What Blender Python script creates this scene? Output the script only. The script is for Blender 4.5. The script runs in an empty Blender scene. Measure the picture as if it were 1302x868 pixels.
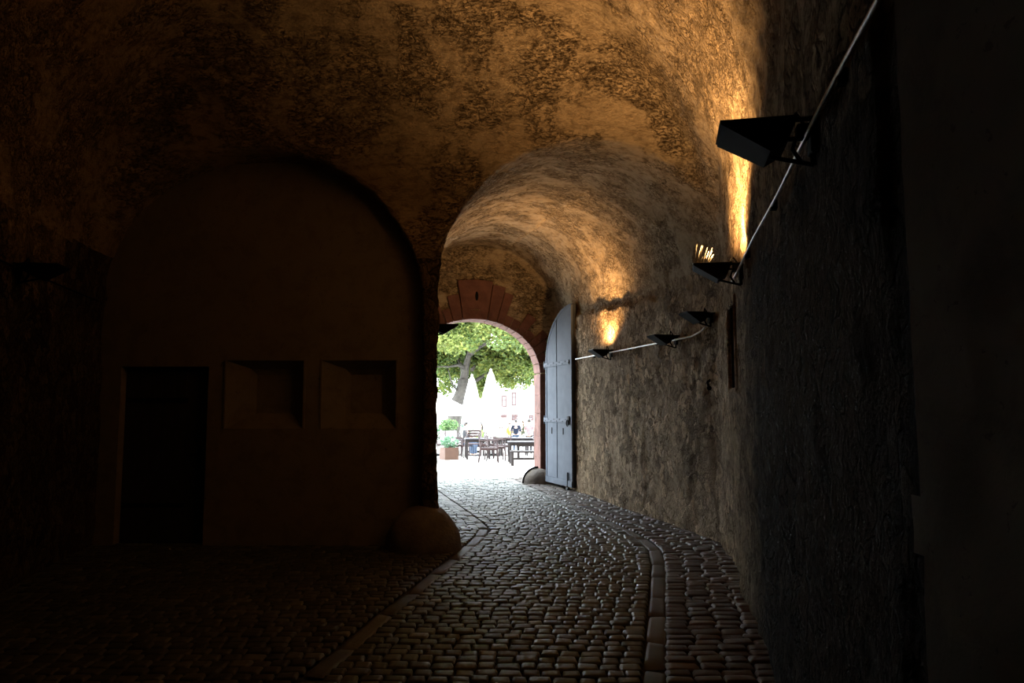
import bpy, bmesh, math, random
import numpy as np
from mathutils import Vector, Matrix, noise as mnoise

random.seed(7)
rng = np.random.default_rng(7)
SC = bpy.context.scene
COL = SC.collection
PI = math.pi
R = math.radians

# ------------------------------------------------------------------ view
SC.view_settings.view_transform = 'Standard'
SC.view_settings.look = 'None'
SC.view_settings.exposure = 0.0
SC.view_settings.gamma = 1.0
SC.view_settings.use_curve_mapping = False
SKY = 17.0

cam_d = bpy.data.cameras.new('camera')
cam = bpy.data.objects.new('camera', cam_d)
COL.objects.link(cam)
cam.location = (0, 0, 1.6)
cam.rotation_euler = (R(90) + math.atan(85 / 940), 0, 0)
cam_d.sensor_width = 36
cam_d.lens = 940 / 1302 * 36
cam_d.clip_start = 0.05
cam_d.clip_end = 400
SC.camera = cam

w = bpy.data.worlds.new('overcast_sky')
SC.world = w
w.use_nodes = True
w.node_tree.nodes['Background'].inputs[0].default_value = (0.84, 0.93, 1.0, 1)
w.node_tree.nodes['Background'].inputs[1].default_value = SKY

# ------------------------------------------------------------------ materials
MATS = {}

def new_mat(name):
    m = bpy.data.materials.new(name)
    m.use_nodes = True
    MATS[name] = m
    nt = m.node_tree
    return m, nt, nt.nodes['Principled BSDF']

def node(nt, t, **kw):
    n = nt.nodes.new(t)
    for k, v in kw.items():
        if k.startswith('i_'):
            key = k[2:].replace('_', ' ')
            n.inputs[key].default_value = v
        else:
            setattr(n, k, v)
    return n

def ramp(nt, src, stops):
    r = nt.nodes.new('ShaderNodeValToRGB')
    el = r.color_ramp.elements
    while len(el) < len(stops):
        el.new(0.5)
    for e, (p, c) in zip(el, stops):
        e.position = p
        e.color = (*c, 1) if len(c) == 3 else c
    nt.links.new(src, r.inputs[0])
    return r.outputs[0]

def mix(nt, fac, a, b, mode='MIX'):
    n = nt.nodes.new('ShaderNodeMix')
    n.data_type = 'RGBA'
    n.blend_type = mode
    for s, v in ((n.inputs[0], fac), (n.inputs[6], a), (n.inputs[7], b)):
        if isinstance(v, (int, float)):
            s.default_value = v
        elif isinstance(v, tuple):
            s.default_value = (*v, 1)
        else:
            nt.links.new(v, s)
    return n.outputs[2]

def coords(nt, scale=(1, 1, 1), rot=(0, 0, 0), distort=0):
    tc = nt.nodes.new('ShaderNodeTexCoord')
    mp = nt.nodes.new('ShaderNodeMapping')
    mp.inputs['Scale'].default_value = scale
    mp.inputs['Rotation'].default_value = rot
    nt.links.new(tc.outputs['Object'], mp.inputs[0])
    return mp.outputs[0]

def noise(nt, vec, scale, detail=4, rough=0.55, dist=0.0):
    n = node(nt, 'ShaderNodeTexNoise')
    n.inputs['Scale'].default_value = scale
    n.inputs['Detail'].default_value = detail
    n.inputs['Roughness'].default_value = rough
    n.inputs['Distortion'].default_value = dist
    nt.links.new(vec, n.inputs['Vector'])
    return n.outputs['Fac']

def bump(nt, bsdf, h, strength, dist):
    b = node(nt, 'ShaderNodeBump')
    b.inputs['Strength'].default_value = strength
    b.inputs['Distance'].default_value = dist
    nt.links.new(h, b.inputs['Height'])
    nt.links.new(b.outputs[0], bsdf.inputs['Normal'])

def math2(nt, op, a, b):
    n = node(nt, 'ShaderNodeMath', operation=op)
    for s, v in zip(n.inputs, (a, b)):
        if isinstance(v, (int, float)):
            s.default_value = v
        else:
            nt.links.new(v, s)
    return n.outputs[0]

def plain(name, col, rough=0.6, metal=0.0, var=0.25, scale=6.0, bmp=0.15, bd=0.01):
    """a procedural material: base colour broken up by noise, fine bump"""
    m, nt, b = new_mat(name)
    v = coords(nt)
    f = noise(nt, v, scale, 5)
    lo = tuple(c * (1 - var) for c in col)
    hi = tuple(min(1, c * (1 + var)) for c in col)
    nt.links.new(ramp(nt, f, [(0.3, lo), (0.7, hi)]), b.inputs['Base Color'])
    b.inputs['Roughness'].default_value = rough
    b.inputs['Metallic'].default_value = metal
    if bmp:
        bump(nt, b, noise(nt, v, scale * 5, 3), bmp, bd)
    return m

def rock(name, base, dark, pale, stretch, pit=0.5, relief=0.05, rubble=0.0, bare=0.1):
    """old lime plaster over rubble: pale plaster, darker mortar pits, worn relief"""
    m, nt, b = new_mat(name)
    v = coords(nt, stretch)
    v0 = coords(nt)
    big = noise(nt, v0, 0.9, 6, 0.6, 0.4)
    mid = noise(nt, v, 7.5, 8, 0.68, 0.4)
    fine = noise(nt, v, 26.0, 6, 0.7, 0.5)
    col = ramp(nt, big, [(0.30, base), (0.52, tuple((x + y) / 2 for x, y in zip(base, pale))), (0.72, pale)])
    col = mix(nt, ramp(nt, mid, [(0.38, (1, 1, 1)), (0.52, (0, 0, 0))]), col, tuple(x * 0.62 + y * 0.38 for x, y in zip(base, dark)))
    # patches where the rubble shows through carry more pits
    patch = ramp(nt, noise(nt, v0, 1.6, 4, 0.6, 0.5), [(0.44, (bare,) * 3), (0.54, (1, 1, 1))])
    if rubble:
        dv = nt.nodes.new('ShaderNodeVectorMath'); dv.operation = 'ADD'
        nz = node(nt, 'ShaderNodeTexNoise'); nz.inputs['Scale'].default_value = 6.0; nz.inputs['Detail'].default_value = 4
        nt.links.new(v0, nz.inputs['Vector'])
        sc_ = nt.nodes.new('ShaderNodeVectorMath'); sc_.operation = 'SCALE'; sc_.inputs['Scale'].default_value = 0.35
        nt.links.new(nz.outputs['Color'], sc_.inputs[0])
        nt.links.new(v, dv.inputs[0]); nt.links.new(sc_.outputs[0], dv.inputs[1])
        v1 = node(nt, 'ShaderNodeTexVoronoi'); v1.inputs['Scale'].default_value = 6.0; nt.links.new(dv.outputs[0], v1.inputs['Vector'])
        v2 = node(nt, 'ShaderNodeTexVoronoi', feature='DISTANCE_TO_EDGE'); v2.inputs['Scale'].default_value = 6.0; nt.links.new(dv.outputs[0], v2.inputs['Vector'])
        sep = node(nt, 'ShaderNodeSeparateColor'); nt.links.new(v1.outputs['Color'], sep.inputs[0])
        tone = ramp(nt, sep.outputs[0], [(0.0, (0.42, 0.40, 0.38)), (0.5, (0.85, 0.83, 0.80)), (1.0, (1.25, 1.2, 1.12))])
        rf = math2(nt, 'MULTIPLY', patch, rubble)
        col = mix(nt, rf, col, tone, 'MULTIPLY')
        joint = ramp(nt, v2.outputs['Distance'], [(0.02, (0, 0, 0)), (0.10, (1, 1, 1))])
        col = mix(nt, math2(nt, 'MULTIPLY', math2(nt, 'SUBTRACT', 1.0, joint), math2(nt, 'MULTIPLY', rf, 0.8)), col, dark)
    pits = ramp(nt, fine, [(0.36, (1, 1, 1)), (0.36 + 0.10 * pit, (0, 0, 0))])
    pf = mix(nt, 1.0, pits, patch, 'MULTIPLY')
    col = mix(nt, pf, col, dark)
    nt.links.new(col, b.inputs['Base Color'])
    b.inputs['Roughness'].default_value = 0.92
    b.inputs['Specular IOR Level'].default_value = 0.04
    inv = node(nt, 'ShaderNodeInvert')
    nt.links.new(pf, inv.inputs['Color'])
    h = math2(nt, 'ADD', math2(nt, 'MULTIPLY', fine, 0.55), math2(nt, 'MULTIPLY', mid, 0.9))
    h = math2(nt, 'ADD', h, math2(nt, 'MULTIPLY', inv.outputs[0], 0.5))
    if rubble:
        h = math2(nt, 'ADD', h, math2(nt, 'MULTIPLY', math2(nt, 'MULTIPLY', joint, sep.outputs[1]), math2(nt, 'MULTIPLY', rf, 0.9)))
    bump(nt, b, h, 1.0, relief)
    return m

ROCK_V = rock('vault_plaster', (0.43, 0.33, 0.215), (0.095, 0.066, 0.04), (0.58, 0.46, 0.315), (0.75, 1.5, 1.7), 1.4, 0.06, 0.6, 0.12)
ROCK_W = rock('rubble_wall', (0.52, 0.385, 0.245), (0.11, 0.078, 0.048), (0.68, 0.53, 0.355), (1.3, 1.3, 0.95), 1.3, 0.15, 1.0, 0.55)
PLASTER = rock('smooth_plaster', (0.185, 0.163, 0.128), (0.125, 0.11, 0.086), (0.215, 0.19, 0.15), (0.6, 0.6, 0.6), 0.0, 0.006)
def shaded_masonry(name='shaded_right_wall', low=0.10, along=True):
    """hall rubble with shade painted in: darker low down and towards the camera"""
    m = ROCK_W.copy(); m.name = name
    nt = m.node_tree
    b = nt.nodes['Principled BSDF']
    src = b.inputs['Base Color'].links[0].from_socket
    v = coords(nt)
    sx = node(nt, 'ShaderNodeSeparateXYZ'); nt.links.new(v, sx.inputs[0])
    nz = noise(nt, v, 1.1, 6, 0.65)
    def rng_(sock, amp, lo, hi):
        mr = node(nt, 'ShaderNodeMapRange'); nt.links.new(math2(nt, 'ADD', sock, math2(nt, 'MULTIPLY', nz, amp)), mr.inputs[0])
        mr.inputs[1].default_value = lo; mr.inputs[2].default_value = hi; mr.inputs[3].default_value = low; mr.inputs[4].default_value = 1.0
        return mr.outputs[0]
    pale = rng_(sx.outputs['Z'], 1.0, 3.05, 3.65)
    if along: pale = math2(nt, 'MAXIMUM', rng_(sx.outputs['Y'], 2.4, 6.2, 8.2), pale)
    nt.links.new(mix(nt, 1.0, src, pale, 'MULTIPLY'), b.inputs['Base Color'])  # painted shade multiplied over the stone colour
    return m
ROCK_M = shaded_masonry()
ROCK_L = shaded_masonry('shaded_left_wall', 0.35, False)  # shade of the left side put into the colour, fading out at the vault
def shaded_rubble():
    """the same rubble with shade multiplied into its colour"""
    m = ROCK_W.copy(); m.name = 'shaded_rubble_wall'
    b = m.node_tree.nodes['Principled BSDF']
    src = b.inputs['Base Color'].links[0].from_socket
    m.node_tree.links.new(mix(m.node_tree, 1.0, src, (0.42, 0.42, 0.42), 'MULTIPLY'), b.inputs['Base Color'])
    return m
ROCK_K = shaded_rubble()
SAND = plain('red_sandstone', (0.145, 0.068, 0.053), 0.85, 0, 0.3, 5, 0.5, 0.02)
GUARD = plain('guard_stone_grey', (0.1400, 0.1190, 0.0980), 0.8, 0, 0.35, 5, 0.5, 0.02)
IRON = plain('black_iron', (0.006, 0.006, 0.006), 0.85, 0.0, 0.3, 9, 0.2, 0.005)
IRON.node_tree.nodes['Principled BSDF'].inputs['Specular IOR Level'].default_value = 0.12
CABLE = plain('pale_cable', (0.55, 0.53, 0.48), 0.38, 0.2, 0.2, 20, 0.1, 0.003)
GLASS = plain('lamp_glass_dusty', (0.12, 0.11, 0.10), 0.2, 0, 0.2, 8, 0)
GATE = plain('blue_grey_paint', (0.112, 0.130, 0.160), 0.55, 0, 0.12, 4, 0.2, 0.005)
GATE_D = plain('dark_grey_paint', (0.0450, 0.0480, 0.0540), 0.6, 0, 0.2, 6, 0.2, 0.005)
GATE_S = plain('grey_strap_metal', (0.125, 0.142, 0.172), 0.5, 0.1, 0.2, 6, 0.2, 0.004)
for m_ in (GATE, GATE_S, GATE_D, SAND):
    m_.node_tree.nodes['Principled BSDF'].inputs['Specular IOR Level'].default_value = 0.12
    m_.node_tree.nodes['Principled BSDF'].inputs['Roughness'].default_value = 0.75
DOORB = plain('dark_door_boards', (0.02, 0.02, 0.018), 0.7, 0, 0.3, 6, 0.2, 0.006)
WEB = plain('web_silk', (0.13, 0.115, 0.09), 0.4, 0, 0.05, 5, 0)

def cobble(name, lo, mid, hi, rough):
    m, nt, b = new_mat(name)
    g = node(nt, 'ShaderNodeNewGeometry')
    v = coords(nt)
    per = ramp(nt, g.outputs['Random Per Island'], [(0.0, lo), (0.5, mid), (0.93, hi), (1.0, tuple(min(1, c * 1.5) for c in hi))])
    f = noise(nt, v, 22, 5, 0.6)
    nt.links.new(mix(nt, 0.6, per, ramp(nt, f, [(0.3, (0.45, 0.45, 0.45)), (0.7, (1, 1, 1))]), 'MULTIPLY'), b.inputs['Base Color'])
    nt.links.new(ramp(nt, f, [(0.3, (rough - 0.1,) * 3), (0.7, (rough + 0.15,) * 3)]), b.inputs['Roughness'])
    bump(nt, b, noise(nt, v, 30, 5), 0.22, 0.010)
    return m

COB = cobble('road_cobbles', (0.056, 0.066, 0.058), (0.088, 0.100, 0.084), (0.140, 0.154, 0.126), 0.55)
COB_L = cobble('shaded_walk_cobbles', (0.035, 0.035, 0.03), (0.055, 0.055, 0.046), (0.085, 0.085, 0.07), 0.6)  # cobbles with the shade of the left floor painted into their tone
COB_R = cobble('reddish_cobbles', (0.058, 0.047, 0.039), (0.085, 0.067, 0.054), (0.115, 0.089, 0.072), 0.66)
MORTAR = plain('dark_joint_soil', (0.035, 0.032, 0.026), 0.95, 0, 0.4, 12, 0.4, 0.01)
KERB = cobble('strip_slabs', (0.08, 0.08, 0.07), (0.115, 0.113, 0.096), (0.15, 0.147, 0.125), 0.66)

def court_mat():
    m, nt, b = new_mat('courtyard_paving')
    v = coords(nt)
    vo = node(nt, 'ShaderNodeTexVoronoi', feature='DISTANCE_TO_EDGE')
    vo.inputs['Scale'].default_value = 6.5
    nt.links.new(v, vo.inputs['Vector'])
    e = ramp(nt, vo.outputs['Distance'], [(0.0, (0, 0, 0)), (0.08, (1, 1, 1))])
    c = ramp(nt, noise(nt, v, 2.2, 5), [(0.3, (0.46, 0.44, 0.40)), (0.7, (0.60, 0.58, 0.54))])
    nt.links.new(mix(nt, e, (0.30, 0.29, 0.25), c), b.inputs['Base Color'])
    b.inputs['Roughness'].default_value = 0.75
    bump(nt, b, e, 0.4, 0.01)
    return m
COURT = court_mat()

BARK = plain('tree_bark', (0.065, 0.057, 0.05), 0.9, 0, 0.35, 8, 0.6, 0.03)

def leaf_mat(name, a, bcol, c):
    m, nt, b = new_mat(name)
    g = node(nt, 'ShaderNodeNewGeometry')
    v = coords(nt)
    per = ramp(nt, g.outputs['Random Per Island'], [(0.0, a), (0.5, bcol), (1.0, c)])
    big = noise(nt, v, 0.35, 3)
    nt.links.new(mix(nt, ramp(nt, big, [(0.40, (0, 0, 0)), (0.62, (0.75, 0.75, 0.75))]), per, c), b.inputs['Base Color'])
    b.inputs['Roughness'].default_value = 0.5
    tr = node(nt, 'ShaderNodeBsdfTranslucent')
    nt.links.new(per, tr.inputs['Color'])
    ms = node(nt, 'ShaderNodeMixShader')
    ms.inputs[0].default_value = 0.5
    nt.links.new(b.outputs[0], ms.inputs[1])
    nt.links.new(tr.outputs[0], ms.inputs[2])
    nt.links.new(ms.outputs[0], nt.nodes['Material Output'].inputs['Surface'])
    return m
LEAF = leaf_mat('tree_leaves', (0.0816, 0.1360, 0.0374), (0.1360, 0.2108, 0.0612), (0.2448, 0.2584, 0.0510))
LEAF2 = leaf_mat('hedge_leaves', (0.0600, 0.1320, 0.0600), (0.1080, 0.2040, 0.0720), (0.1800, 0.2760, 0.0960))
LEAF3 = leaf_mat('dark_leaves', (0.03, 0.08, 0.04), (0.05, 0.12, 0.06), (0.09, 0.18, 0.08))
LEAF4 = leaf_mat('bluish_leaves', (0.0720, 0.1560, 0.0960), (0.1200, 0.2280, 0.1440), (0.1680, 0.2880, 0.1680))
TERRA = plain('terracotta_wood', (0.0825, 0.0429, 0.0286), 0.8, 0, 0.12, 5, 0.3, 0.01)
WBOX = plain('white_box', (0.78, 0.78, 0.78), 0.7, 0, 0.05, 5, 0.1)
SOIL = plain('potting_soil', (0.05, 0.035, 0.025), 0.95, 0, 0.4, 20, 0.5, 0.02)
DWOOD = plain('dark_brown_wood', (0.015, 0.0095, 0.011), 0.55, 0, 0.3, 9, 0.2, 0.004)
RWOOD = plain('reddish_wood', (0.030, 0.0115, 0.0125), 0.55, 0, 0.3, 9, 0.2, 0.004)
TTOP = plain('weathered_table_top', (0.032, 0.030, 0.040), 0.35, 0, 0.2, 7, 0.2, 0.004)
CANV = plain('white_canvas', (0.82, 0.82, 0.83), 0.8, 0, 0.04, 3, 0.2, 0.01)
POLE = plain('white_pole', (0.75, 0.75, 0.75), 0.4, 0.1, 0.05, 5, 0)
FACADE = plain('white_facade', (0.78, 0.75, 0.73), 0.9, 0, 0.05, 1.5, 0.2, 0.01)
FRAME = plain('red_window_surround', (0.055, 0.028, 0.026), 0.8, 0, 0.15, 4, 0.2, 0.01)
PANE = plain('window_pane', (0.30, 0.28, 0.30), 0.1, 0, 0.1, 2, 0)
ROOF = plain('roof_tiles', (0.30, 0.13, 0.09), 0.8, 0, 0.25, 6, 0.4, 0.03)
SKIN = plain('skin', (0.52, 0.33, 0.25), 0.55, 0, 0.06, 10, 0)
def cloth(n, c): return plain(n, c, 0.85, 0, 0.15, 14, 0.25, 0.004)
NAVY = cloth('navy_cloth', (0.0036, 0.0090, 0.0270)); PINK = cloth('pink_cloth', (0.2880, 0.1680, 0.1800))
BLACK = cloth('black_cloth', (0.018, 0.018, 0.022)); OLIVE = cloth('olive_cloth', (0.045, 0.055, 0.03))
YEL = cloth('yellow_cloth', (0.3500, 0.2940, 0.0560)); LIME = cloth('lime_cloth', (0.1750, 0.2940, 0.0700))
PALEG = cloth('pale_green_cloth', (0.42, 0.50, 0.36)); DENIM = cloth('denim_cloth', (0.0360, 0.0540, 0.0900))
GREYC = cloth('grey_cloth', (0.22, 0.22, 0.23)); WHITEC = cloth('white_cloth', (0.72, 0.72, 0.70))
HAIR_D = plain('dark_hair', (0.02, 0.014, 0.01), 0.5, 0, 0.3, 30, 0.3); HAIR_B = plain('brown_hair', (0.09, 0.05, 0.025), 0.5, 0, 0.3, 30, 0.3)
HAIR_G = plain('grey_hair', (0.45, 0.43, 0.40), 0.5, 0, 0.2, 30, 0.3)

# ------------------------------------------------------------------ object helpers
def tag(o, label=None, cat=None, group=None, kind=None):
    if label: o['label'] = label
    if cat: o['category'] = cat
    if group: o['group'] = group
    if kind: o['kind'] = kind
    return o

def empty(name, loc, rz=0, label=None, cat=None, group=None):
    o = bpy.data.objects.new(name, None)
    o.empty_display_size = 0.1
    o.location = loc
    o.rotation_euler = (0, 0, rz)
    COL.objects.link(o)
    return tag(o, label, cat, group)

def link_mesh(name, me, mat, parent=None, smooth=False):
    o = bpy.data.objects.new(name, me)
    for m in (mat if isinstance(mat, (list, tuple)) else [mat]):
        me.materials.append(m)
    if smooth:
        me.polygons.foreach_set('use_smooth', [True] * len(me.polygons))
    COL.objects.link(o)
    if parent is not None:
        o.parent = parent
    return o

class MB:
    """collects shapes, then links them as one mesh object"""
    def __init__(s): s.bm = bmesh.new(); s.mi = 0
    def _f(s, vs, smooth=False):
        try:
            f = s.bm.faces.new(vs); f.material_index = s.mi; f.smooth = smooth
        except ValueError:
            pass
    def box(s, c, size, rz=0, bev=0.0, M=None):
        T = Matrix.Translation(c) @ Matrix.Rotation(rz, 4, 'Z')
        if M is not None: T = M @ T
        r = bmesh.ops.create_cube(s.bm, size=1.0, matrix=T @ Matrix.Diagonal((*size, 1)))
        if bev:
            es = list({e for v in r['verts'] for e in v.link_edges})
            bmesh.ops.bevel(s.bm, geom=es, offset=bev, segments=2, affect='EDGES', profile=0.5)
        return s
    def tube(s, pts, rad, n=8, caps=True):
        pts = [Vector(p) for p in pts]
        if isinstance(rad, (int, float)): rad = [rad] * len(pts)
        rings = []
        up = None
        for i, p in enumerate(pts):
            t = (pts[min(i + 1, len(pts) - 1)] - pts[max(i - 1, 0)]).normalized()
            if up is None:
                up = Vector((0, 0, 1)) if abs(t.z) < 0.9 else Vector((1, 0, 0))
            a = t.cross(up)
            if a.length < 1e-4: a = t.cross(Vector((0.3, 1, 0.1)))
            a.normalize(); b = a.cross(t).normalized(); up = b
            rings.append([s.bm.verts.new(p + (a * math.cos(2 * PI * k / n) + b * math.sin(2 * PI * k / n)) * rad[i]) for k in range(n)])
        for r0, r1 in zip(rings, rings[1:]):
            for k in range(n):
                s._f((r0[k], r1[k], r1[(k + 1) % n], r0[(k + 1) % n]), True)
        if caps:
            s._f(rings[0]); s._f(list(reversed(rings[-1])))
        return s
    def lathe(s, prof, c=(0, 0, 0), n=20, sx=1, sy=1, fold=None):
        """prof: (r, z); fold(k, r, z) -> r for pleats"""
        rings = []
        for r, z in prof:
            ring = []
            for k in range(n):
                a = 2 * PI * k / n
                rr = fold(a, r, z) if fold else r
                ring.append(s.bm.verts.new((c[0] + rr * math.cos(a) * sx, c[1] + rr * math.sin(a) * sy, c[2] + z)))
            rings.append(ring)
        for r0, r1 in zip(rings, rings[1:]):
            for k in range(n):
                s._f((r0[k], r0[(k + 1) % n], r1[(k + 1) % n], r1[k]), True)
        s._f(list(reversed(rings[0]))); s._f(rings[-1])
        return s
    def prism(s, poly, fa, fb):
        """poly of 2D points; fa, fb map a point to its two 3D ends"""
        A = [s.bm.verts.new(fa(p)) for p in poly]; B = [s.bm.verts.new(fb(p)) for p in poly]
        n = len(poly)
        for k in range(n):
            s._f((A[k], A[(k + 1) % n], B[(k + 1) % n], B[k]))
        s._f(list(reversed(A))); s._f(B)
        return s
    def sphere(s, c, r, sub=2, scale=(1, 1, 1), rot=None):
        T = Matrix.Translation(c)
        if rot is not None: T = T @ rot
        q = bmesh.ops.create_icosphere(s.bm, subdivisions=sub, radius=r, matrix=T @ Matrix.Diagonal((*scale, 1)))
        for v in q['verts']:
            for f in v.link_faces: f.smooth = True; f.material_index = s.mi
        return s
    def build(s, name, mat, parent=None, recalc=True):
        if recalc: bmesh.ops.recalc_face_normals(s.bm, faces=s.bm.faces[:])
        me = bpy.data.meshes.new(name)
        s.bm.to_mesh(me); s.bm.free()
        return link_mesh(name, me, mat, parent)

def copy_tree(o, parent=None):
    c = o.copy(); COL.objects.link(c)
    if parent is not None: c.parent = parent
    for ch in list(o.children): copy_tree(ch, c)
    return c

# ------------------------------------------------------------------ plan of the place
def near_x(y): return 2.508 - 0.2077 * (9.012 - y)          # right wall of the hall
def far_x(y): return 2.508 - 0.2231 * (y - 9.012)           # right wall of the passage
def left_x(y): return -4.93 - 0.21 * (y - 8.85)             # left wall of the hall
def pass_left_x(y): return -0.85 - 0.2231 * (y - 8.7)       # left wall of the passage
AX = Vector((-0.2177, 0.976)); AP = Vector((0.976, 0.2177))   # passage axis, across
A0 = Vector((0.865, 8.7))
HW = 1.674
S_GATE = 7.40
def P(u, s, z=0.0):                                           # passage coordinates to world
    q = A0 + AP * u + AX * s
    return Vector((q.x, q.y, z))

# ------------------------------------------------------------------ the rock shell: air volume -> surface
H_ = 0.05
gx = np.arange(-5.7, 3.35, H_, dtype=np.float32)
gy = np.arange(-3.3, 17.55, H_, dtype=np.float32)
gz = np.arange(-0.30, 6.45, H_, dtype=np.float32)
X = gx[:, None, None]; Y = gy[None, :, None]; Z = gz[None, None, :]

def smin(a, b, k):
    h = np.clip(0.5 + 0.5 * (b - a) / k, 0, 1)
    return b + (a - b) * h - k * h * (1 - h)

def air():
    XY0 = X + 0 * Y
    dRn = (2.508 - 0.2077 * (9.012 - Y) - X) * 0.979
    dR = np.maximum(dRn, 1.05 - X)
    dL = (X - (-4.93 - 0.21 * (Y - 8.85))) * 0.979
    dE = 8.65 - Y + 0 * X
    dB = Y + 3.0 + 0 * X
    d = smin(smin(dR, dE, 0.45), smin(dL, dB, 0.3), 0.35)
    Rr, Hh, zs = 2.4, 2.45, 3.45
    f = np.sqrt(np.maximum(0, Rr - d) ** 2 + (np.maximum(0, Z - zs) * Rr / Hh) ** 2) - Rr
    # passage barrel
    u = (X - A0.x) * 0.976 + (Y - A0.y) * 0.2177
    s = (X - A0.x) * -0.2177 + (Y - A0.y) * 0.976
    zs2 = 3.12 + 0.055 * s
    ledge = 0.06 * ((Z > zs2 + 0.02) & (u > 0.6) & (s > 1.5))
    g = np.sqrt(u ** 2 + (np.maximum(0, Z - zs2) * HW / 1.62) ** 2) - HW - ledge
    g = np.maximum(g, np.maximum(-dRn, np.maximum(7.3 - Y, s - S_GATE)))
    f = smin(f, g, 0.10)
    # lunette recess on the left
    xc, hn, zn, Hn = -3.02, 1.94, 2.85, 1.78
    n = np.sqrt((X - xc) ** 2 + (np.maximum(0, Z - zn) * hn / Hn) ** 2) - hn
    n = np.maximum(n, np.maximum(-dL, np.maximum(7.6 - Y, Y - 9.1)))
    f = smin(f, n, 0.06)
    # small window niche in the right wall
    al = (X - near_x(6.95)) * 0.2034 + (Y - 6.95) * 0.979
    q = np.maximum(np.maximum(np.abs(al) - 0.37, np.abs(Z - 2.18) - 0.40), np.maximum(-dRn - 0.38, dRn - 0.3))
    f = np.minimum(f, q)
    # gate opening through the end wall, and the open air beyond
    uo = u + 0.06
    o = np.sqrt(uo ** 2 + (np.maximum(0, Z - 2.35) * 1.485 / 1.195) ** 2) - 1.485
    o = np.maximum(o, 6.9 - s)
    f = np.minimum(f, o)
    f = np.minimum(f, S_GATE + 0.52 - s + 0 * Z)
    f = np.maximum(f, -0.2 - Z)
    return f.astype(np.float32)

def surface_nets(F):
    nx, ny, nz = F.shape
    S = F < 0
    cnt = np.zeros((nx - 1, ny - 1, nz - 1), np.int8)
    for i in (0, 1):
        for j in (0, 1):
            for k in (0, 1):
                cnt += S[i:nx - 1 + i, j:ny - 1 + j, k:nz - 1 + k]
    act = (cnt > 0) & (cnt < 8)
    idx = np.full(act.shape, -1, np.int32)
    ci = np.argwhere(act)
    idx[act] = np.arange(len(ci))
    cv = np.stack([F[ci[:, 0] + i, ci[:, 1] + j, ci[:, 2] + k] for i in (0, 1) for j in (0, 1) for k in (0, 1)], 1)
    cp = np.array([(i, j, k) for i in (0, 1) for j in (0, 1) for k in (0, 1)], np.float32)
    acc = np.zeros((len(ci), 3), np.float32); num = np.zeros(len(ci), np.float32)
    for a in range(8):
        for b in range(a + 1, 8):
            if np.abs(cp[a] - cp[b]).sum() == 1:
                va, vb = cv[:, a], cv[:, b]
                m = (va < 0) != (vb < 0)
                t = np.where(m, va / np.where(m, va - vb, 1), 0)
                acc += np.where(m[:, None], cp[a] + t[:, None] * (cp[b] - cp[a]), 0)
                num += m
    V = ci + acc / num[:, None]
    quads = []
    for ax in range(3):
        sl0 = [slice(None)] * 3; sl1 = [slice(None)] * 3
        sl0[ax] = slice(0, -1); sl1[ax] = slice(1, None)
        a, b = S[tuple(sl0)], S[tuple(sl1)]
        e = np.argwhere(a != b)
        o1, o2 = [(1, 2), (2, 0), (0, 1)][ax]
        ok = (e[:, o1] > 0) & (e[:, o2] > 0) & (e[:, o1] < F.shape[o1] - 1) & (e[:, o2] < F.shape[o2] - 1)
        e = e[ok]
        inside = a[tuple(e.T)]
        def cell(d1, d2):
            c = e.copy(); c[:, o1] += d1; c[:, o2] += d2
            return idx[tuple(c.T)]
        q = np.stack([cell(-1, -1), cell(0, -1), cell(0, 0), cell(-1, 0)], 1)
        q[inside] = q[inside][:, ::-1]
        quads.append(q)
    Q = np.concatenate(quads)
    V = V * H_ + np.array([gx[0], gy[0], gz[0]], np.float32)
    return V.astype(np.float64), Q

def vnoise(p, sc, seed):
    """smooth value noise, vectorised"""
    q = p * sc
    i = np.floor(q).astype(np.int64); t = q - i
    t = t * t * (3 - 2 * t)
    out = np.zeros(len(p))
    for dx in (0, 1):
        for dy in (0, 1):
            for dz in (0, 1):
                h = (i[:, 0] + dx) * 374761393 + (i[:, 1] + dy) * 668265263 + (i[:, 2] + dz) * 2147483647 + seed * 144269
                h = (h ^ (h >> 13)) * 1274126177
                h = (h ^ (h >> 16)) & 0xFFFFFF
                out += (h / 0xFFFFFF * 2 - 1) * (t[:, 0] if dx else 1 - t[:, 0]) * (t[:, 1] if dy else 1 - t[:, 1]) * (t[:, 2] if dz else 1 - t[:, 2])
    return out

def vert_normals(V, Q):
    n = np.cross(V[Q[:, 2]] - V[Q[:, 0]], V[Q[:, 3]] - V[Q[:, 1]])
    N = np.zeros_like(V)
    for k in range(4):
        np.add.at(N, Q[:, k], n)
    return N / np.maximum(np.linalg.norm(N, axis=1), 1e-9)[:, None], n

F = air()
V, Q = surface_nets(F)
del F
N, _ = vert_normals(V, Q)
amp = 0.030 * vnoise(V, 0.9, 1) + 0.020 * vnoise(V, 2.3, 2) + 0.016 * vnoise(V * np.array([1, 1, 1.3]), 5.5, 3) + 0.012 * vnoise(V * np.array([1, 1, 1.4]), 9.5, 4)
inwin = (np.abs(V[:, 2] - 2.18) < 0.5) & (V[:, 1] > 6.4) & (V[:, 1] < 7.5) & (V[:, 0] > 1.7)
amp[inwin] *= 0.15
smooth_right = (V[:, 1] < 2.0) & (V[:, 0] > 0.8)
amp[smooth_right] *= 0.3
gate_face = (((V[:, 0] - A0.x) * -0.2177 + (V[:, 1] - A0.y) * 0.976) > S_GATE - 0.1) & (np.abs((V[:, 0] - A0.x) * 0.976 + (V[:, 1] - A0.y) * 0.2177) < 1.62) & (V[:, 2] < 4.2)
amp[gate_face] *= 0.25
V = V + N * amp[:, None]
N, fn = vert_normals(V, Q)
C = V[Q].mean(1)
fn = fn / np.maximum(np.linalg.norm(fn, axis=1), 1e-9)[:, None]
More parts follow.
